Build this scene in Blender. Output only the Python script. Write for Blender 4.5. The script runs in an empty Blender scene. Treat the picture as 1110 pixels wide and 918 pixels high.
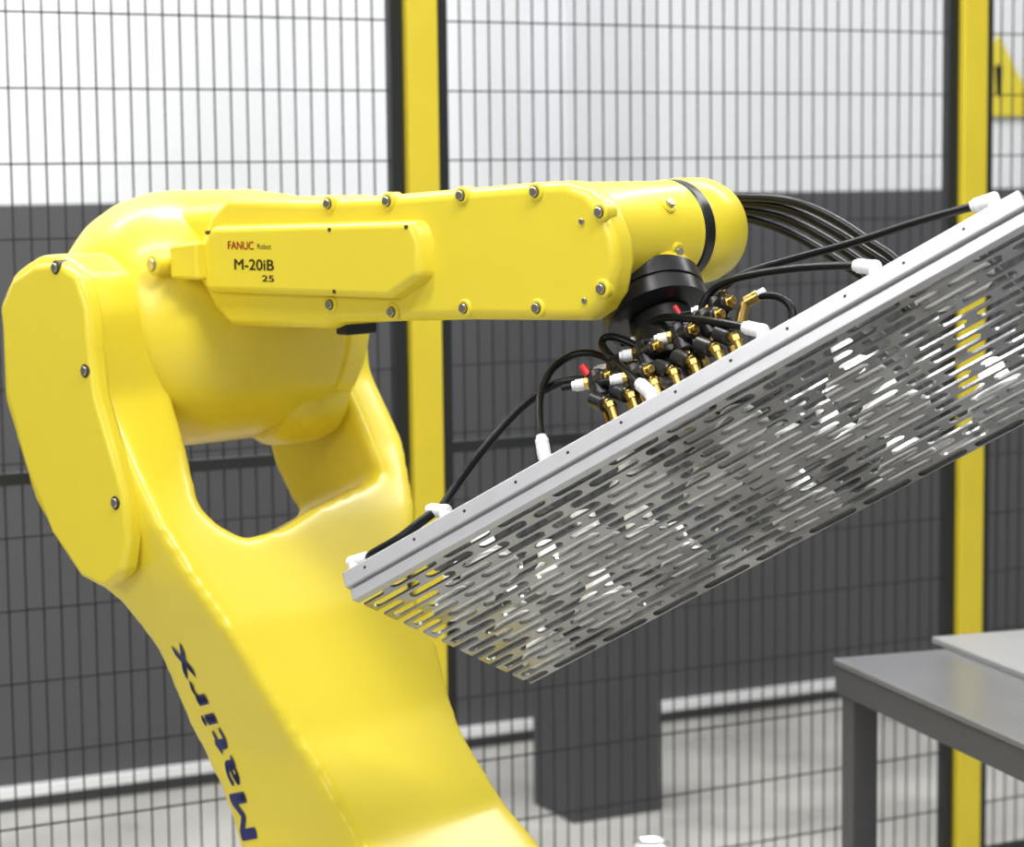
import bpy, bmesh, math, random
from mathutils import Vector, Matrix
from mathutils.bvhtree import BVHTree
random.seed(4)
S=bpy.context.scene
try:
    S.view_settings.view_transform='Standard'
except Exception: pass
# ------------------------------------------------------------------ camera
F=2500.0; CAMH=1.7
cd=bpy.data.cameras.new('camera'); cam=bpy.data.objects.new('camera',cd); S.collection.objects.link(cam)
cd.sensor_width=36; cd.lens=36*F/1110; cd.clip_end=100; cd.clip_start=.05
pitch=math.atan(269/F)
Rc=Matrix.Rotation(math.pi/2-pitch,3,'X')@Matrix.Rotation(math.radians(-0.7),3,'Z')
cam.matrix_world=Matrix.Translation((0,0,CAMH))@Rc.to_4x4()
cd.dof.use_dof=True; cd.dof.focus_distance=3.0; cd.dof.aperture_fstop=5.0
S.camera=cam
CO=Vector((0,0,CAMH))
def ray(px,py): return Rc@Vector(((px-555)/F,-(py-459)/F,-1))
def at_depth(px,py,d):
    return CO+ray(px,py)*d
def on_plane(px,py,p,n):
    r=ray(px,py); return CO+r*((p-CO).dot(n)/r.dot(n))
def on_z(px,py,z): return on_plane(px,py,Vector((0,0,z)),Vector((0,0,1)))
# ------------------------------------------------------------------ materials
def mat(name,col,rough=.5,metal=0,coat=0,noise=0,nscale=8,bump=0,spec=.5,emit=None,rvar=0,bdist=.01):
    m=bpy.data.materials.new(name); m.use_nodes=True; nt=m.node_tree; b=nt.nodes['Principled BSDF']
    b.inputs['Base Color'].default_value=(*col,1); b.inputs['Roughness'].default_value=rough
    b.inputs['Metallic'].default_value=metal; b.inputs['Coat Weight'].default_value=coat
    b.inputs['Coat Roughness'].default_value=.12
    b.inputs['Specular IOR Level'].default_value=spec
    tc=nt.nodes.new('ShaderNodeTexCoord'); nz=nt.nodes.new('ShaderNodeTexNoise'); nz.inputs['Scale'].default_value=nscale; nz.inputs['Detail'].default_value=5
    nt.links.new(tc.outputs['Object'],nz.inputs['Vector'])
    if noise:
        r=nt.nodes.new('ShaderNodeMapRange'); r.inputs[1].default_value=.3; r.inputs[2].default_value=.7; r.inputs[3].default_value=1-noise; r.inputs[4].default_value=1+noise*.6
        mx=nt.nodes.new('ShaderNodeVectorMath'); mx.operation='SCALE'; mx.inputs[0].default_value=col
        nt.links.new(nz.outputs['Fac'],r.inputs[0]); nt.links.new(r.outputs[0],mx.inputs['Scale']); nt.links.new(mx.outputs[0],b.inputs['Base Color'])
    if rvar:
        r=nt.nodes.new('ShaderNodeMapRange'); r.inputs[1].default_value=.3; r.inputs[2].default_value=.7; r.inputs[3].default_value=rough-rvar; r.inputs[4].default_value=rough+rvar
        nt.links.new(nz.outputs['Fac'],r.inputs[0]); nt.links.new(r.outputs[0],b.inputs['Roughness'])
    if bump:
        bp=nt.nodes.new('ShaderNodeBump'); bp.inputs['Strength'].default_value=bump; bp.inputs['Distance'].default_value=bdist
        nz.inputs['Detail'].default_value=1
        nt.links.new(nz.outputs['Fac'],bp.inputs['Height']); nt.links.new(bp.outputs[0],b.inputs['Normal'])
    return m
YEL=mat('robot_yellow_paint',(.79,.635,.035),.36,coat=.25,noise=.03,nscale=3)
YEL2=mat('post_yellow_paint',(.76,.60,.035),.5,noise=.04)
BLK=mat('black_rubber',(.012,.012,.013),.3)
TUBE=mat('black_tube',(.006,.006,.007),.3,spec=.25)
DARK=mat('fence_black_powder',(.015,.017,.018),.5)
ALU=mat('brushed_aluminium',(.50,.50,.51),.38,metal=.5,noise=.05,nscale=30)
PERF=mat('perforated_steel',(.38,.38,.375),.25,metal=.8,noise=.12,nscale=6,rvar=.06,bump=.8,bdist=.06)
INN=mat('dark_inner_steel',(.16,.16,.16),.4,metal=.7,noise=.1,nscale=6)
CHR=mat('bright_steel',(.85,.85,.84),.25,metal=.9)
PATCHW=mat('bright_patch_white',(.97,.97,.95),.25)  # white for the cones added to show as bright patches
BOLT=mat('bolt_steel',(.45,.43,.38),.3,metal=1)
BRASS=mat('brass',(.52,.36,.11),.28,metal=1)
WHT=mat('white_plastic',(.78,.78,.78),.4)
RED=mat('red_plastic',(.6,.015,.015),.4)
BLUE=mat('navy_decal',(.01,.015,.12),.5)
REDT=mat('red_decal',(.5,.03,.02),.5)
BRN=mat('dark_decal',(.06,.04,.01),.5)
WALLW=mat('wall_white_paint',(.74,.75,.77),.7,noise=.02,nscale=2)
WALLD=mat('wall_grey_paint',(.080,.080,.086),.6,noise=.05,nscale=2)
COLW=mat('column_white_paint',(.58,.59,.62),.7,noise=.02,nscale=2)
COLD=mat('column_grey_paint',(.062,.062,.067),.6,noise=.05,nscale=2)
FLOOR=mat('concrete_floor',(.46,.45,.42),.35,noise=.35,nscale=1.8,rvar=.12)
TBL=mat('table_grey_enamel',(.15,.15,.155),.22,noise=.05,nscale=5)
TBLL=mat('table_leg_enamel',(.07,.07,.075),.4,noise=.05,nscale=5)
SHEET=mat('sheet_steel',(.42,.42,.42),.4,metal=.5,noise=.06)
TRIMW=mat('trim_white',(.8,.8,.8),.5)
SIGN=mat('sign_yellow',(.72,.6,.05),.5)
# ------------------------------------------------------------------ helpers
def mkobj(name,verts,faces,m,parent=None,bevel=0,seg=3,smooth=True,ang=35):
    me=bpy.data.meshes.new(name); 
    me.from_pydata([tuple(v) for v in verts],[],faces); 
    bm=bmesh.new(); bm.from_mesh(me); bmesh.ops.recalc_face_normals(bm,faces=bm.faces); bm.to_mesh(me); bm.free()
    me.materials.append(m)
    o=bpy.data.objects.new(name,me); S.collection.objects.link(o)
    if smooth:
        for p in me.polygons: p.use_smooth=True
        if hasattr(me,'set_sharp_from_angle'): me.set_sharp_from_angle(angle=math.radians(ang))
    if bevel:
        b=o.modifiers.new('bevel','BEVEL'); b.width=bevel; b.segments=seg; b.limit_method='ANGLE'; b.angle_limit=math.radians(40); b.harden_normals=True
    if parent: setpar(o,parent)
    return o
def setpar(o,parent):
    o.parent=parent; o.matrix_parent_inverse=PM[parent.name].inverted()
PM={}
def group(name,M=Matrix()):
    e=bpy.data.objects.new(name,None); S.collection.objects.link(e); e.matrix_world=M; e.empty_display_size=.1
    PM[e.name]=M.copy(); return e
def prismv(a,b):
    n=len(a); return a+b,[list(range(n)),list(range(2*n-1,n-1,-1))]+[[i,(i+1)%n,n+(i+1)%n,n+i] for i in range(n)]
def box(name,o,ax,ay,az,r,m,parent=None,bevel=0):
    a=[o+ax*x+ay*y+az*r[4] for x,y in ((r[0],r[2]),(r[1],r[2]),(r[1],r[3]),(r[0],r[3]))]
    b=[v+az*(r[5]-r[4]) for v in a]
    v,f=prismv(a,b); return mkobj(name,v,f,m,parent,bevel,smooth=bool(bevel))
def lathe(name,p0,axis,prof,m,parent,seg=64,caps=True):
    axis=axis.normalized(); t=axis.orthogonal().normalized(); b=axis.cross(t)
    vs=[];fs=[]
    for (h,r) in prof:
        for i in range(seg):
            a=2*math.pi*i/seg; vs.append(p0+axis*h+(t*math.cos(a)+b*math.sin(a))*r)
    for k in range(len(prof)-1):
        for i in range(seg):
            fs.append([k*seg+i,k*seg+(i+1)%seg,(k+1)*seg+(i+1)%seg,(k+1)*seg+i])
    if caps:
        fs.append(list(range(seg))[::-1]); fs.append([(len(prof)-1)*seg+i for i in range(seg)])
    return mkobj(name,vs,fs,m,parent)
def cyl(name,p0,p1,r,m,parent,seg=24,ch=None):
    d=p1-p0; L=d.length; c=ch if ch is not None else min(r*.15,L*.2)
    return lathe(name,p0,d,[(0,r-c),(c,r),(L-c,r),(L,r-c)],m,parent,seg)
def tube(name,pts,r,m,parent):
    cu=bpy.data.curves.new(name,'CURVE'); cu.dimensions='3D'; cu.bevel_depth=r; cu.bevel_resolution=4; cu.resolution_u=10; cu.use_fill_caps=True
    sp=cu.splines.new('NURBS'); sp.points.add(len(pts)-1)
    for q,p in zip(sp.points,pts): q.co=(*p,1)
    sp.use_endpoint_u=True; sp.order_u=3
    cu.materials.append(m); o=bpy.data.objects.new(name,cu); S.collection.objects.link(o); setpar(o,parent); return o
Z=Vector((0,0,1))
# ------------------------------------------------------------------ room
p1=on_z(0,880,0); p2=on_z(900,758,0)
wd=(p2-p1).normalized(); wn=Vector((wd.y,-wd.x,0))   # toward camera
WB=p1
SPLIT=on_plane(500,214,WB,wn).z
box('wall_back',WB,wd,-wn,Z,(-4,8,0,.15,SPLIT,5),WALLW)
box('wall_back_dado',WB,wd,-wn,Z,(-4,8,-.004,.15,0,SPLIT),WALLD)
box('baseboard_back',WB,wd,wn,Z,(-4,8,0,.03,.04,.068),TRIMW)
box('floor',Vector((0,0,0)),Vector((1,0,0)),Vector((0,1,0)),Z,(-9,9,-5,12,-.1,0),FLOOR)
c0=on_z(622,893,0); 
rt=on_plane(716,885,c0,wn); cw=(rt-c0).dot(wd)
n2=wd; lt=on_plane(579,870,c0,n2); cdp=abs((lt-c0).dot(wn))
column=group('building_column',Matrix.Translation(c0))
box('column_base_paint',c0,wd,-wn,Z,(0,cw,0,cdp,0,SPLIT-.02),COLD,column)
box('column_upper_paint',c0,wd,-wn,Z,(0,cw,0,cdp,SPLIT-.02,5),COLW,column)
# warning sign on wall
sg=on_plane(1078,96,WB,wn)+wn*.015
k=(sg-CO).dot((Rc@Vector((0,0,-1))))/F
sgn=group('warning_sign',Matrix.Translation(sg))
tri=[(0,58*k),(-50*k,-30*k),(50*k,-30*k)]
a=[sg+wd*x/.87+Z*y for x,y in tri]; b=[v+wn*.004 for v in a]
v,f=prismv(a,b); mkobj('sign_plate',v,f,SIGN,sgn,.002)
a=[sg+wd*x*.10+Z*(y) for x,y in ((-52*k,25*k),(52*k,25*k),(26*k,-8*k),(-26*k,-8*k))]; b=[v+wn*.006 for v in a]
v,f=prismv(a,b); mkobj('sign_mark',v,f,BLK,sgn)
# ------------------------------------------------------------------ fence
fa=math.radians(28); fd=Vector((math.cos(fa),math.sin(fa),0)); fn=Vector((fd.y,-fd.x,0))
P0=at_depth(458,459,4.6); P0.z=0
def fence_t(px,py=459):
    q=on_plane(px,py,P0,fn); return (q-P0).dot(fd)
tR=fence_t(1046)
fence=group('safety_fence',Matrix.Translation(P0))
PW=.066
for i,t in enumerate((-tR,0,tR,2*tR)):
    box('post_%d'%(i+1),P0,fd,-fn,Z,(t-PW/2,t+PW/2,-.03,.03,0,2.3),YEL2,fence,.004)
    box('post_foot_%d'%(i+1),P0,fd,-fn,Z,(t-.07,t+.07,-.07,.07,0,.012),YEL2,fence)
def bars(name,lst,m):
    vs=[];fs=[]
    for (t0,t1,n0,n1,z0,z1) in lst:
        a=[P0+fd*x-fn*y+Z*z0 for x,y in ((t0,n0),(t1,n0),(t1,n1),(t0,n1))]
        b=[q+Z*(z1-z0) for q in a]; v,f=prismv(a,b); k=len(vs); vs+=v; fs+=[[i+k for i in ff] for ff in f]
    return mkobj(name,vs,fs,m,fence,smooth=False)
for pi,(t0,t1) in enumerate(((-tR,0),(0,tR),(tR,2*tR))):
    fr=.026; g=.036
    A=t0+g; B=t1-g
    L=[(A,A+fr,-.012,.012,.1,2.2),(B-fr,B,-.012,.012,.1,2.2),(A,B,-.012,.012,.1,.125),(A,B,-.012,.012,2.175,2.2),(A,B,-.01,.01,1.148,1.170)]
    bars('panel_frame_%d'%(pi+1),L,DARK)
    W=[];n=int((B-A-2*fr)/.032); st=(B-A-2*fr)/n
    for i in range(1,n): 
        t=A+fr+i*st; W.append((t-.0014,t+.0014,-.0014,.0014,.11,2.19))
    z=.235
    while z<2.18:
        W.append((A,B,-.005,-.0018,z-.0016,z+.0016)); z+=.136
    bars('panel_mesh_%d'%(pi+1),W,DARK)
    for z in (.4,1.1,1.8):
        bars('clamp_%d_%d'%(pi+1,int(z*10)),[(t0,t0+g+.005,-.02,.02,z,z+.03)],DARK)
# ------------------------------------------------------------------ table
TH=.8
q0=on_z(903,713,TH); q1=on_z(1110,806,TH)
td=(q1-q0).normalized(); te=Vector((-td.y,td.x,0)); 
if te.x<0: te=-te
table=group('steel_work_table',Matrix.Translation(q0))
TL=1.6; TW=.75
box('table_top',q0,td,te,Z,(0,TL,0,TW,-.012,0),TBL,table,.003)
box('apron_front',q0,td,te,Z,(.0,TL,.004,.03,-.065,-.012),TBLL,table,.002)
box('apron_end',q0,td,te,Z,(.004,.03,.03,TW,-.065,-.012),TBLL,table,.002)
box('apron_back',q0,td,te,Z,(.03,TL,TW-.03,TW-.004,-.065,-.012),TBLL,table,.002)
for i,(x,y) in enumerate(((.012,.012),(TL-.062,.012),(.012,TW-.062),(TL-.062,TW-.062))):
    box('leg_%d'%(i+1),q0,td,te,Z,(x,x+.05,y,y+.05,-TH,-.012),TBLL,table,.003)
s0=on_z(1010,690,TH+.012)
sheet=group('steel_sheet',Matrix.Translation(s0))
box('sheet_body',s0,td,te,Z,(0,.62,0,.5,-.0118,.0),SHEET,sheet,.002)
# small steel bollard
b0=at_depth(706,913,4.4)
bol=group('steel_bollard',Matrix.Translation((b0.x,b0.y,0)))
lathe('bollard_tube',Vector((b0.x,b0.y,0)),Z,[(0,.06),(.01,.06),(.012,.028),(b0.z-.01,.028)],CHR,bol,32)
lathe('bollard_collar',Vector((b0.x,b0.y,b0.z-.02)),Z,[(0,.03),(.004,.036),(.018,.036),(.022,.03),(.016,.022)],CHR,bol,32)
# ------------------------------------------------------------------ robot frame
th=math.radians(42)
O=at_depth(440,270,3.35)
O=Vector((O.x,O.y,0))
MR=Matrix.Translation(O)@Matrix.Rotation(-th,4,'Z'); MRi=MR.inverted()
co=MRi@CO; RU=MR.to_3x3()@Vector((1,0,0)); RW=MR.to_3x3()@Vector((0,1,0))
def RL(px,py,w):
    d=MRi.to_3x3()@ray(px,py); t=(w-co.y)/d.y; q=co+d*t; return Vector((q.x,w,q.z))
def WZ(px,py,u):
    d=MRi.to_3x3()@ray(px,py); t=(u-co.x)/d.x; q=co+d*t; return (q.y,q.z)
def RWd(u,w,z): return MR@Vector((u,w,z))
robot=group('industrial_robot_arm',MR)
def rprism(name,pts,w0,w1,m,bevel=0,seg=4,wt=None,sc=None):
    wt=w0 if wt is None else wt
    q=[RL(x,y,wt) for x,y in pts]
    c=sum(q,Vector())/len(q)
    a=[MR@Vector((p.x,w0,p.z)) for p in q]
    if sc: b=[MR@Vector((c.x+(p.x-c.x)*sc,w1,c.z+(p.z-c.z)*sc)) for p in q]
    else: b=[MR@Vector((p.x,w1,p.z)) for p in q]
    v,f=prismv(a,b); return mkobj(name,v,f,m,robot,bevel,seg)
# ---- main fork link
prof=[(-3,330,-.3),(1,430,-.3),(34,540,-.3),(74,612,-.29),(128,655,-.27),(165,705,-.25),(203,790,-.21),(235,860,-.2),(255,918,-.19),(285,1010,-.19),
      (455,1010,-.19),(392,918,-.19),(330,800,-.2),(255,680,-.25),(196,590,-.28),(150,520,-.3),(112,430,-.3),(104,340,-.3),(92,298,-.3),(68,276,-.3),(38,276,-.3),(12,295,-.3)]
pu=[RL(*p) for p in prof]
a=[Vector((p.x,-.5,p.z)) for p in pu]; b=[Vector((p.x,.5,p.z)) for p in pu]
def raw(name,v,f):
    me=bpy.data.meshes.new(name); me.from_pydata([tuple(x) for x in v],[],f)
    bm=bmesh.new(); bm.from_mesh(me); bmesh.ops.recalc_face_normals(bm,faces=bm.faces); bm.to_mesh(me); bm.free()
    o=bpy.data.objects.new(name,me); S.collection.objects.link(o); return o
A_=raw('arm_link',*prismv(a,b))
zt=max(p.z for p in pu)+.1
zb=min(p.z for p in pu)-.1
R1=[WZ(415,400,-.31),WZ(440,480,-.26),WZ(447,550,-.2),WZ(452,640,-.1),WZ(480,700,-.06),WZ(521,800,.04),WZ(583,918,.13)]
H=[WZ(190,470,-.3),WZ(200,505,-.25),WZ(222,535,-.2),WZ(255,562,-.16),WZ(293,582,-.13),WZ(318,570,-.16),WZ(330,540,-.22),WZ(335,505,-.28),WZ(350,460,-.3)]
front=[(-.30,zt),(-.30,1.2),(-.285,1.12),(-.25,1.02),(-.205,.87),(-.19,.75),(-.19,zb)]
front+=[(R1[-1][0]+.01,zb)]+[tuple(x) for x in R1[::-1]]+[(R1[0][0]+.005,zt)]
a=[Vector((-1.5,w,z)) for w,z in front]; b=[Vector((1.5,w,z)) for w,z in front]
B_=raw('tmp_cut',*prismv(a,b))
inner=[(.17,zt+.3),(.17,1.40),(.165,H[7][1])]+[tuple(x) for x in H[6:0:-1]]+[(-.21,H[0][1]+.05),(-.21,zt+.3)]
UR=-.17
r0=[Vector((.9,w,z)) for w,z in inner]; r1=[Vector((UR,w,z)) for w,z in inner]
BK=.55
r2=[Vector((UR-BK,min(w+.42*BK,.205+.0002*i) if w>0.0 else w+.25*BK, z-.38*BK if z<zt else z)) for i,(w,z) in enumerate(inner)]
n=len(inner); V=r0+r1+r2
Fc=[list(range(n)),list(range(3*n-1,2*n-1,-1))]
for k in range(2):
    for i in range(n): 
        q=[k*n+i,k*n+(i+1)%n,(k+1)*n+(i+1)%n,(k+1)*n+i]; Fc.append([q[0],q[1],q[2]]); Fc.append([q[0],q[2],q[3]])
C_=raw('tmp_cav',V,Fc)
bo=A_.modifiers.new('b','BOOLEAN'); bo.operation='INTERSECT'; bo.object=B_; bo.solver='EXACT'
bo=A_.modifiers.new('c','BOOLEAN'); bo.operation='DIFFERENCE'; bo.object=C_; bo.solver='EXACT'
dg=bpy.context.evaluated_depsgraph_get(); me=bpy.data.meshes.new_from_object(A_.evaluated_get(dg)); A_.modifiers.clear(); A_.data=me
bpy.data.objects.remove(B_); bpy.data.objects.remove(C_)
rm=A_.modifiers.new('r','REMESH'); rm.mode='VOXEL'; rm.voxel_size=.006; rm.use_smooth_shade=True
sm=A_.modifiers.new('s','SMOOTH'); sm.factor=.5; sm.iterations=40
dg=bpy.context.evaluated_depsgraph_get(); me=bpy.data.meshes.new_from_object(A_.evaluated_get(dg)); A_.modifiers.clear(); A_.data=me
for p in me.polygons: p.use_smooth=True
me.materials.clear(); me.materials.append(YEL)
arm_bvh=BVHTree.FromObject(A_,bpy.context.evaluated_depsgraph_get())
A_.name='upper_arm_link'; A_.parent=robot
# ---- near cap
cap=[(-1,335),(11,303),(35,286),(62,283),(83,298),(94,333),(98,380),(104,430),(120,485),(134,535),(139,585),(133,622),(112,640),(86,626),(54,578),(25,505),(5,425)]
rprism('elbow_side_cap',cap,-.322,-.29,YEL,.012,4)
for i,(x,y) in enumerate(((60,290),(92,402),(125,545))):
    p=RL(x,y,-.322); c=MR@p; 
    cyl('cap_bolt_boss_%d'%i,c-RW*.001,c+RW*.02,.011,BRN,robot); cyl('cap_bolt_%d'%i,c-RW*.004,c+RW*.02,.007,BOLT,robot)
# ---- J3 housing drum
ax=RL(58,368,-.3); ua,za=ax.x,ax.z
topz=RL(215,206,0).z; botz=WZ(240,477,ua)[1]; rad=(topz-botz)/2; zc=(topz+botz)/2
dc=RWd(ua,0,zc)
lathe('elbow_housing',dc,RW,[(-.225,.05),(-.222,.10),(-.205,rad-.075),(-.185,rad-.048),(-.16,rad-.027),(-.13,rad-.012),(-.09,rad-.002),(-.06,rad),(.09,rad),(.12,rad-.004),(.128,rad-.012),(.132,rad-.005),(.175,rad-.01),(.18,.1)],YEL,robot,96)
dm=RWd(ua+.06,.10,zc-.12)
lathe('elbow_motor_cover',dm,RW,[(-.06,.04),(-.05,.075),(-.03,.088),(.05,.09),(.07,.085),(.09,.06)],YEL,robot,64)
# ---- forearm
WF=-.16
fo=[(213,300),(215,262),(226,232),(244,213),(330,215),(357,214),(420,211),(500,204),(585,197),(612,196),(636,205),(655,226),(666,256),(668,285),(662,318),(650,337),(634,348),(505,347),(365,350),(350,357),(248,354),(230,335)]
rprism('forearm_casting',fo,WF,WF+.045,YEL,.016,5)
fo2=[(215,300),(217,262),(228,234),(246,216),(330,218),(357,217),(420,214),(500,207),(560,202),(580,230),(580,310),(555,344),(505,344),(365,347),(350,354),(250,351),(232,332)]
rprism('forearm_body',fo2,WF+.03,.03,YEL,.02,4,wt=WF)
fr_=[(180,225),(300,213),(360,225),(360,345),(240,345),(190,320)]
rprism('forearm_root',fr_,-.13,.08,YEL,.03,5)
cv=[(229,246),(444,240),(453,262),(453,300),(420,323),(224,316),(214,300),(215,268)]
rprism('forearm_cover',cv,WF-.022,WF+.01,YEL,.010,4,sc=1.06)
rprism('cable_bracket',[(182,266),(212,262),(214,304),(184,302)],-.20,-.12,YEL,.006,3)
for i,(x,y,w) in enumerate(((165,287,-.215),)):
    c=MR@RL(x,y,w); cyl('housing_boss_%d'%i,c,c+RW*.05,.016,YEL,robot); cyl('housing_bolt_%d'%i,c-RW*.004,c+RW*.02,.009,BOLT,robot)
blts=[(357,221),(421,218),(501,212),(581,208),(651,230),(631,240),(653,313),(634,326),(583,334),(504,334),(426,338),(359,330)]
for i,(x,y) in enumerate(blts):
    c=MR@RL(x,y,WF)
    big=i not in (5,7)
    if big: cyl('forearm_boss_%d'%i,c-RW*.003,c+RW*.02,.0125,YEL,robot); cyl('forearm_pocket_%d'%i,c-RW*.0034,c+RW*.01,.0085,BRN,robot)
    cyl('forearm_bolt_%d'%i,c-RW*(.007 if big else .003),c+RW*.01,.0065 if big else .004,BOLT,robot)
for i,(x,y) in enumerate(((357,249),(440,246),(224,252),(362,316))):
    c=MR@RL(x,y,WF-.022); cyl('cover_screw_%d'%i,c-RW*.001,c+RW*.01,.003,BRN,robot)
c=MR@RL(375,354,-.1)
box('cable_clip',c,RU,RW,Z,(-.012,.014,-.01,.05,-.012,.015),BLK,robot,.004)
# ---- wrist
rw=.069
ztop=RL(625,197,-.12).z
wc=RL(625,250,-.1); uw,zw=wc.x+.026,ztop-rw
w0=RWd(uw,0,zw)
lathe('wrist_housing',w0,RW,[(-.14,.03),(-.14,rw-.01),(-.13,rw),(.044,rw-.001),(.050,rw+.001),(.055,rw-.003),(.057,rw-.02)],YEL,robot,96)
lathe('wrist_seal',w0,RW,[(.05,rw-.02),(.05,rw-.004),(.056,rw+.0015),(.072,rw+.0015),(.078,rw-.004),(.078,rw-.02)],BLK,robot,96)
lathe('wrist_cap',w0,RW,[(.072,rw-.02),(.074,rw-.001),(.080,rw+.003),(.130,rw+.003),(.150,rw-.003),(.162,rw-.020),(.166,.02)],YEL,robot,96)
def wrist_bolt(px,py,name):
    r=ray(px,py)
    oc=CO-w0; a_=r-RW*r.dot(RW); b_=oc-RW*oc.dot(RW)
    A=a_.dot(a_);B=2*a_.dot(b_);C=b_.dot(b_)-(rw)**2; D=B*B-4*A*C
    if D<0: return
    p=CO+r*((-B-math.sqrt(D))/(2*A)); n=(p-w0); n=(n-RW*n.dot(RW)).normalized()
    cyl(name+'_boss',p-n*.01,p+n*.003,.012,YEL,robot); cyl(name,p-n*.01,p+n*.008,.0065,BOLT,robot)
wrist_bolt(724,222,'wrist_bolt_a'); wrist_bolt(733,272,'wrist_bolt_b')
# ------------------------------------------------------------------ gripper frame
pA=at_depth(385,650,2.98); pD=at_depth(1116,241,2.64)
Lv=(pD-pA); LL=Lv.length; Lh=Lv.normalized()
rB=ray(575,740); dB=Lv.dot(pA-CO)/Lv.dot(rB); pB=CO+rB*dB
Sv=pB-pA; WW=Sv.length; Sh=Sv.normalized(); Nu=Lh.cross(Sh); 
if Nu.z<0: Nu=-Nu
MG=Matrix.Translation(pA)@Matrix((Lh,Sh,Nu)).transposed().to_4x4()
grip=group('vacuum_gripper',MG)
def G(l,s,n): return pA+Lh*l+Sh*s+Nu*n
def Gp(px,py,s):
    return on_plane(px,py,pA+Sh*s,Sh)
# flange
fc=MR@RL(709,328,-.02)
top=fc+Nu*.024
cyl('wrist_output_boss',fc+Nu*.085,top,.056,YEL,robot,64)
lathe('wrist_output_skirt',top+Nu*.026,-Nu,[(0,.05),(.0,.060),(.022,.066),(.025,.04)],YEL,robot,64)
lathe('tool_flange',top,-Nu,[(0,.06),(.0,.070),(.024,.070),(.025,.067),(.028,.067),(.029,.070),(.050,.070),(.052,.06)],BLK,robot,64)
# perforated sheets
def perf(name,l0,l1,s0,s1,p,rows,hl,hwf,phase,n,m,th=.003):
    vs=[];fs=[]; r=(s1-s0)/rows; hw=r*hwf
    def add(pts):
        k=len(vs); vs.extend([G(min(max(x,l0),l1),y+s0,n) for x,y in pts]); fs.append(list(range(k,k+len(pts))))
    W=s1-s0
    add([(l0,0),(l1,0),(l1,r/2-hw),(l0,r/2-hw)])
    for i in range(rows):
        yc=(i+.5)*r
        y2=yc+r-hw if i<rows-1 else W
        add([(l0,yc+hw),(l1,yc+hw),(l1,y2),(l0,y2)])
        xk=l0+phase+(p/2 if i%2 else 0)-p*1.0
        while xk-hl<l1:
            a=[];b=[]
            for j in range(7):
                t=-math.pi/2+math.pi*j/6; a.append((xk+hl-hw+hw*math.cos(t),yc+hw*math.sin(t)))
            for j in range(7):
                t=math.pi/2+math.pi*j/6; b.append((xk+p-hl+hw+hw*math.cos(t),yc+hw*math.sin(t)))
            if b[3][0]>l0 and a[0][0]<l1: add(a+b)
            xk+=p
    me=bpy.data.meshes.new(name); me.from_pydata([tuple(v) for v in vs],[],fs); me.materials.append(m)
    o=bpy.data.objects.new(name,me); S.collection.objects.link(o); setpar(o,grip)
    so=o.modifiers.new('s','SOLIDIFY'); so.thickness=th; so.offset=0
    return o
perf('perforated_face',0,LL,0,WW,LL/11.5,19,LL/11.5*.43,.37,.0,0,PERF,.0035)
for i,(x0,x1) in enumerate(((.08,.15),(.54,.61))):
    perf('perforated_inner_sheet_%d'%i,x0*LL/1,x1*LL,0,WW,.078,20,.031,.27,.03,.034,INN)
# rails
box('near_rail',pA,Lh,Sh,Nu,(-.002,LL+.004,-.004,.010,-.002,.014),ALU,grip,.0015)
box('near_channel',pA,Lh,Sh,Nu,(.002,LL,.0,.010,.014,.0175),SHEET,grip)
box('near_upper_rail',pA,Lh,Sh,Nu,(-.006,LL+.006,-.008,.034,.0175,.042),ALU,grip,.003)
box('far_rail',pA,Lh,Sh,Nu,(0,LL,WW-.012,WW+.003,.002,.030),INN,grip,.0015)
for i in range(6):
    l=LL*(i+.5)/6
    box('cross_rib_%d'%i,pA,Lh,Sh,Nu,(l-.008,l+.008,.01,WW-.012,.040,.052),INN,grip,.002)
patches=[(500,645),(560,668),(592,700),(655,652),(640,590),(690,520),(800,455),(770,520),(872,545),(845,480),(925,405),(905,470),(980,492),(1085,425),(1030,300),(720,650),(600,620),(530,610),(700,585),(965,440),(820,600),(740,600)]  # white cones added behind the slots to catch lamp light as bright patches
pc=pA+Nu*.02
for i,(x,y) in enumerate(patches):
    q=on_plane(x,y,pc,Nu); l=(q-pA).dot(Lh); s=(q-pA).dot(Sh); rr=.044+.008*math.sin(i*5)
    if not(0.03<l<LL-.03 and .03<s<WW-.03): continue
    lathe('bright_patch_cone_%d'%i,G(l,s,.004),Nu,[(0,rr*.95),(.002,rr),(.010,rr*.84),(.012,rr*.88),(.020,rr*.66),(.023,rr*.7),(.034,rr*.42),(.060,rr*.36),(.062,rr*.2)],PATCHW,grip,32)
for i in range(24):
    l=.03+i*(LL-.06)/23
    c=G(l,-.008,.031); 
    if i%2==0: cyl('rail_hole_%d'%i,c-Sh*.0004,c+Sh*.004,.0022,BLK,grip,12)
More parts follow.
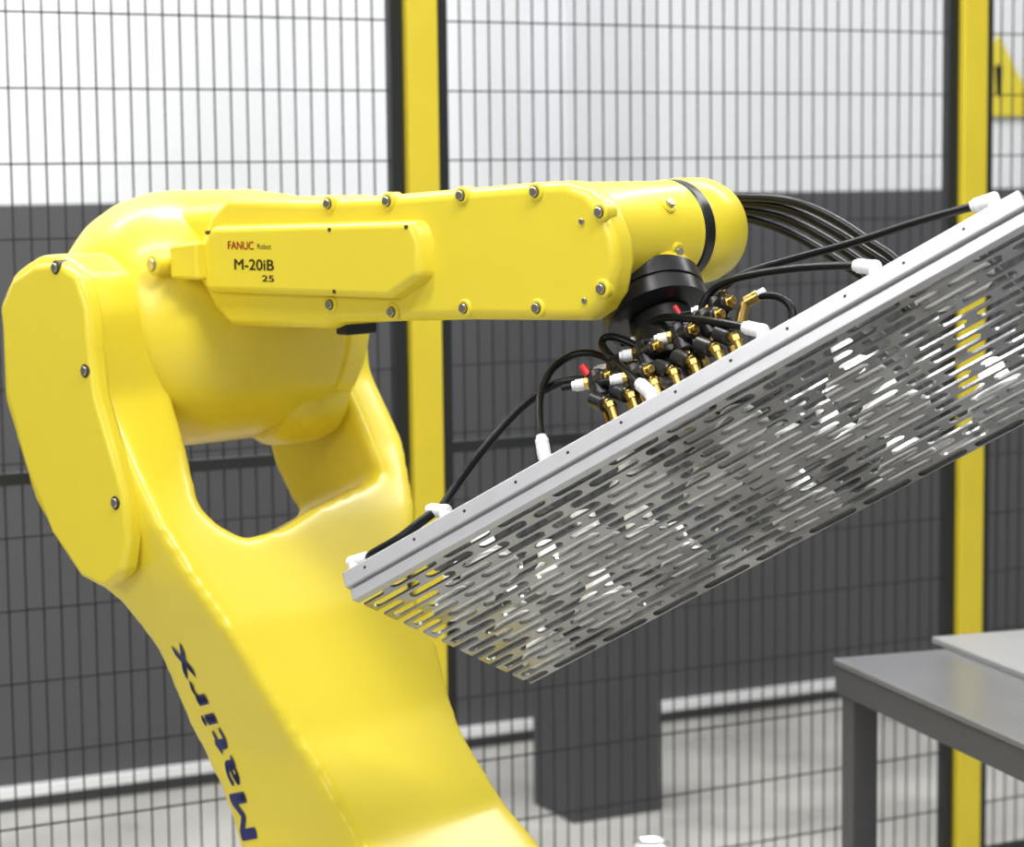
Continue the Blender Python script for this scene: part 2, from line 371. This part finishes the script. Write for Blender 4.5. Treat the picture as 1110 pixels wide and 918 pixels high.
# central manifold mount
bl,bs,bn=(fc-pA).dot(Lh),(fc-pA).dot(Sh),(fc-pA).dot(Nu)
box('manifold_block',pA,Lh,Sh,Nu,(bl-.05,bl+.11,bs-.05,bs+.06,.052,.085),BLK,grip,.004)
cyl('mount_column',G(bl,bs,.08),G(bl,bs,bn-.025),.042,BLK,grip,48)
box('cross_mount',pA,Lh,Sh,Nu,(bl-.03,bl+.03,.02,WW-.01,.046,.056),ALU,grip,.002)
def fitting(name,base,up,out,ob=1):
    g0=base
    cyl(name+'_hex',g0-up*.001,g0+up*.009,.0085,BRASS,grip,6,.0005)
    cyl(name+'_body',g0+up*.008,g0+up*.028,.0086,WHT,grip,24)
    e=g0+up*.022
    lathe(name+'_elbow',e-out*.009,out,[(0,.004),(.001,.007),(.004,.0088),(.022,.0088),(.023,.0078),(.024,.0088),(.030,.0088),(.031,.007),(.035,.0068)],WHT,grip,24)
    return e+out*.024
def dirp(a,b): return (b-a).normalized()
fit=[((386,618),(408,601),.02),((484,563),(468,552),.02),((592,499),(586,470),.02),((708,434),(690,412),.02),((828,366),(803,353),.02),((950,297),(925,287),.02),((1078,222),(1052,224),.02)]
ends=[]
for i,(b,t,s) in enumerate(fit):
    base=Gp(b[0],b[1],s); ln=(base-pA).dot(Lh); base=G(ln,s,.042)
    tg=Gp(t[0],t[1],s); e0=base+Nu*.023
    out=dirp(e0,tg)
    ends.append(fitting('fitting_%d'%i,base,Nu,out)); 
def T(name,pts,start=None,end=None,r=.0052):
    P=[Gp(*p) for p in pts]
    if start is not None: P=[start]+P
    if end is not None: P=P+[end]
    tube(name,P,r,TUBE,grip)
T('hose_0',[(402,601,.008),(432,585,.004),(458,564,.01),(472,554,.02)],ends[0],r=.0062)
T('hose_1',[(495,525,.03),(525,485,.04),(560,445,.06),(595,418,.07),(625,410,.08),(650,412,.08)],Gp(480,548,.02),r=.0056)
T('hose_2',[(584,450,.03),(586,420,.05),(603,392,.07),(640,378,.08),(664,392,.08)],ends[2])
T('hose_3',[(683,405,.03),(665,390,.05),(648,370,.06),(665,362,.07),(692,376,.08)],ends[3])
T('hose_4',[(780,349,.03),(745,345,.05),(710,343,.07),(700,358,.08)],ends[4])
T('hose_5',[(895,288,.04),(840,293,.06),(790,303,.08),(765,318,.09),(758,342,.09)],ends[5])
T('hose_6',[(1000,238,.05),(930,262,.1),(850,283,.12),(800,298,.12),(775,320,.12),(770,345,.1)],ends[6])
T('hose_7',[(815,322,.1),(835,319,.1),(852,325,.1),(861,338,.1),(858,350,.1)])
for i,(ya,yb,yc_,yd) in enumerate(((213,215,236,264),(219,224,250,276),(226,236,264,292),(233,250,280,306))):
    k=.22+.015*i
    T('dress_hose_%d'%i,[(775,ya,k+.05),(800,ya,k+.03),(855,yb,k),(905,yc_,k),(945,yd,k),(968,yd+14,k),(985,yd+32,k)],r=.0064)
# vacuum generator units
def axes(p): return (p-pA).dot(Lh),(p-pA).dot(Nu)
units=[(648,414,.06,1),(672,398,.085,0),(700,382,.06,0),(712,366,.10,1),(738,364,.06,0),(748,350,.10,1),(766,348,.07,0),(778,334,.10,0),(690,408,.04,0)]
for i,(px,py,s,red) in enumerate(units):
    l,n=axes(Gp(px,py,s))
    n0=.046
    cyl('valve_stem_%d'%i,G(l,s,n0-.004),G(l,s,n),.0065,BRASS,grip,6,.0005)
    cyl('valve_body_%d'%i,G(l,s,n-.026),G(l,s,n+.014),.0125,BLK,grip)
    cyl('valve_body_ring_%d'%i,G(l,s,n-.006),G(l,s,n-.002),.0135,BLK,grip)
    d=(Lh*.8-Sh*.5-Nu*.35).normalized(); c=G(l,s,n)
    cyl('valve_side_%d'%i,c-d*.004,c+d*.026,.0110,BLK,grip)
    cyl('valve_side_nut_%d'%i,c+d*.025,c+d*.031,.0090,BRASS,grip,6,.0005)
    cyl('valve_nipple_%d'%i,c+d*.030,c+d*.037,.0052,BRASS,grip,16)
    e=(-Lh*.9-Sh*.3+Nu*.2).normalized()
    cyl('valve_nut_%d'%i,c+e*.011,c+e*.017,.0085,BRASS,grip,6,.0005)
    cyl('valve_collar_%d'%i,c+e*.017,c+e*.030,.0078,WHT,grip)
    cyl('valve_collar_lip_%d'%i,c+e*.030,c+e*.034,.0065,WHT,grip)
    cyl('valve_tube_%d'%i,c+e*.033,c+e*.048,.0045,TUBE,grip)
    if red: 
        cyl('valve_button_%d'%i,G(l-.006,s-.008,n+.010),G(l-.009,s-.012,n+.026),.0050,RED,grip)
posts=[(661,436,1),(684,426,0),(709,412,1),(730,401,1),(751,390,0),(776,376,1),(797,364,0),(736,418,0)]
for i,(px,py,b_) in enumerate(posts):
    s=.028
    l,n=axes(Gp(px,py,s)); n=max(n,.058)
    cyl('brass_post_%d'%i,G(l,s,.040),G(l,s,n),.0060,BRASS,grip,20)
    cyl('brass_post_nut_%d'%i,G(l,s,n-.010),G(l,s,n-.002),.0078,BRASS,grip,6,.0005)
    cyl('brass_post_arm_%d'%i,G(l,s,n),G(l-.010,s+.006,n+.006),.0060,BRASS,grip,20)
    cyl('brass_post_black_%d'%i,G(l-.008,s+.006,n+.004),G(l-.024,s+.012,n+.024),.0110,BLK,grip,20)
c=Gp(808,328,.1); cyl('brass_elbow',c,c+Lh*.02,.008,BRASS,grip); cyl('brass_elbow_stem',c,c-Nu*.03-Lh*.02,.007,BRASS,grip)
cyl('brass_elbow_collar',c+Lh*.018,c+Lh*.03,.006,WHT,grip)
c=Gp(786,326,.1); cyl('brass_plug',c-Nu*.01,c+Nu*.012,.008,BRASS,grip,6,.0005)
# ------------------------------------------------------------------ robot decals
def text_mesh(body,size,bold=0,sub=0,space=1):
    cu=bpy.data.curves.new('t','FONT'); cu.body=body; cu.size=size; cu.space_character=space; cu.resolution_u=4
    o=bpy.data.objects.new('t',cu); S.collection.objects.link(o)
    dg=bpy.context.evaluated_depsgraph_get(); me=bpy.data.meshes.new_from_object(o.evaluated_get(dg)); bpy.data.objects.remove(o)
    bm=bmesh.new(); bm.from_mesh(me)
    if bold:
        for dx,dy in ((bold,0),(-bold,0),(0,bold*.6),(0,-bold*.6)):
            r=bmesh.ops.duplicate(bm,geom=[f for f in bm.faces if not f.tag]); 
            for g in r['geom']:
                if isinstance(g,bmesh.types.BMFace): g.tag=True
                if isinstance(g,bmesh.types.BMVert): g.co.x+=dx; g.co.y+=dy
    if sub:
        bmesh.ops.triangulate(bm,faces=bm.faces); 
        for k in range(sub): bmesh.ops.subdivide_edges(bm,edges=bm.edges,cuts=1)
        bmesh.ops.triangulate(bm,faces=bm.faces)
    bm.to_mesh(me); bm.free()
    return me
def decal(name,body,p0,p1,h,w,m,bold=0):
    a=RL(*p0,w); b=RL(*p1,w); me=text_mesh(body,1,bold)
    xs=[v.co.x for v in me.vertices]; L=max(xs)-min(xs); x0=min(xs); sx=(b.x-a.x)/L
    ys=[v.co.y for v in me.vertices]; hh=abs(RL(p0[0],p0[1]-h,w).z-a.z)/(max(ys)-min(ys))
    for v in me.vertices:
        v.co=MR@Vector((a.x+(v.co.x-x0)*sx,w,a.z+v.co.y*hh))
    me.materials.append(m); o=bpy.data.objects.new(name,me); S.collection.objects.link(o); setpar(o,robot)
WD=WF-.0226
decal('maker_label','FANUC',(247,270),(275,270),9,WD,REDT,.02)
decal('maker_label_small','Robot',(279,270),(294,270),6,WD,BRN)
decal('model_label','M-20iB',(254,292),(297,292),12,WD,BRN,.02)
decal('model_label_small','25',(284,305),(297,305),7,WD,BRN,.02)
me=text_mesh('Matirx',1,.035,2,1.15)
xs=[v.co.x for v in me.vertices]; x0=min(xs); L=max(xs)-x0
a=RL(274,910,-.2); b=RL(202,694,-.24)
e1=Vector((b.x-a.x,b.z-a.z)); ln=e1.length; e1/=ln; e2=Vector((-e1.y,e1.x))
hs=.052
for v in me.vertices:
    t=(v.co.x-x0)/L*ln; h=v.co.y*hs
    u=a.x+e1.x*t+e2.x*h; z=a.z+e1.y*t+e2.y*h
    hit=arm_bvh.ray_cast(Vector((u,-1,z)),Vector((0,1,0)))
    w=-.2 if hit[0] is None else hit[0].y-.0015
    v.co=MR@Vector((u,w,z))
me.materials.append(BLUE); o=bpy.data.objects.new('side_lettering',me); S.collection.objects.link(o); setpar(o,robot)
# ---- base of the robot (below the frame)
lowp=[p for p in pu if p.z<.72]; ub=sum(p.x for p in lowp)/len(lowp) if lowp else .15; zb0=min(p.z for p in pu)
sc=RWd(ub+.0,-.03,zb0-.02)
lathe('shoulder_housing',sc,RW,[(-.2,.08),(-.19,.13),(-.15,.15),(.17,.15),(.2,.13),(.21,.08)],YEL,robot,64)
bc=RWd(ub-.05,-.03,0)
lathe('turret',bc,Z,[(.22,.2),(.23,.24),(.30,.24),(zb0-.1,.17),(zb0-.04,.12)],YEL,robot,64)
lathe('pedestal',bc,Z,[(0,.26),(.03,.26),(.04,.19),(.2,.19),(.22,.17)],YEL,robot,64)
# ------------------------------------------------------------------ light
w=bpy.data.worlds.new('world'); S.world=w; w.use_nodes=True
bg=w.node_tree.nodes['Background']; bg.inputs[0].default_value=(.95,.97,1,1); bg.inputs[1].default_value=.26
def area(name,loc,size,sy,power,target=None,col=(1,1,1)):
    l=bpy.data.lights.new(name,'AREA'); l.shape='RECTANGLE'; l.size=size; l.size_y=sy; l.energy=power; l.color=col
    o=bpy.data.objects.new(name,l); S.collection.objects.link(o); o.location=loc
    d=(Vector(target) if target else Vector((loc[0],loc[1],0)))-Vector(loc)
    o.rotation_euler=d.to_track_quat('-Z','Y').to_euler()
area('ceiling_lamp',(-1.5,2.2,4.5),2.5,.4,90)
area('ceiling_lamp',(1.2,1.0,4.5),1.6,.4,150)
area('ceiling_lamp',(0,4.4,4.6),3,.4,100)
area('ceiling_lamp',(2.5,5.5,4.6),3,.4,110)
area('ceiling_lamp',(-2.0,5.0,4.6),3,.4,110)
area('left_area_light',(-3.5,-1.0,3.2),2.5,1.5,80,(0,3,1.2))  # area light behind the camera at left; no window is modelled there
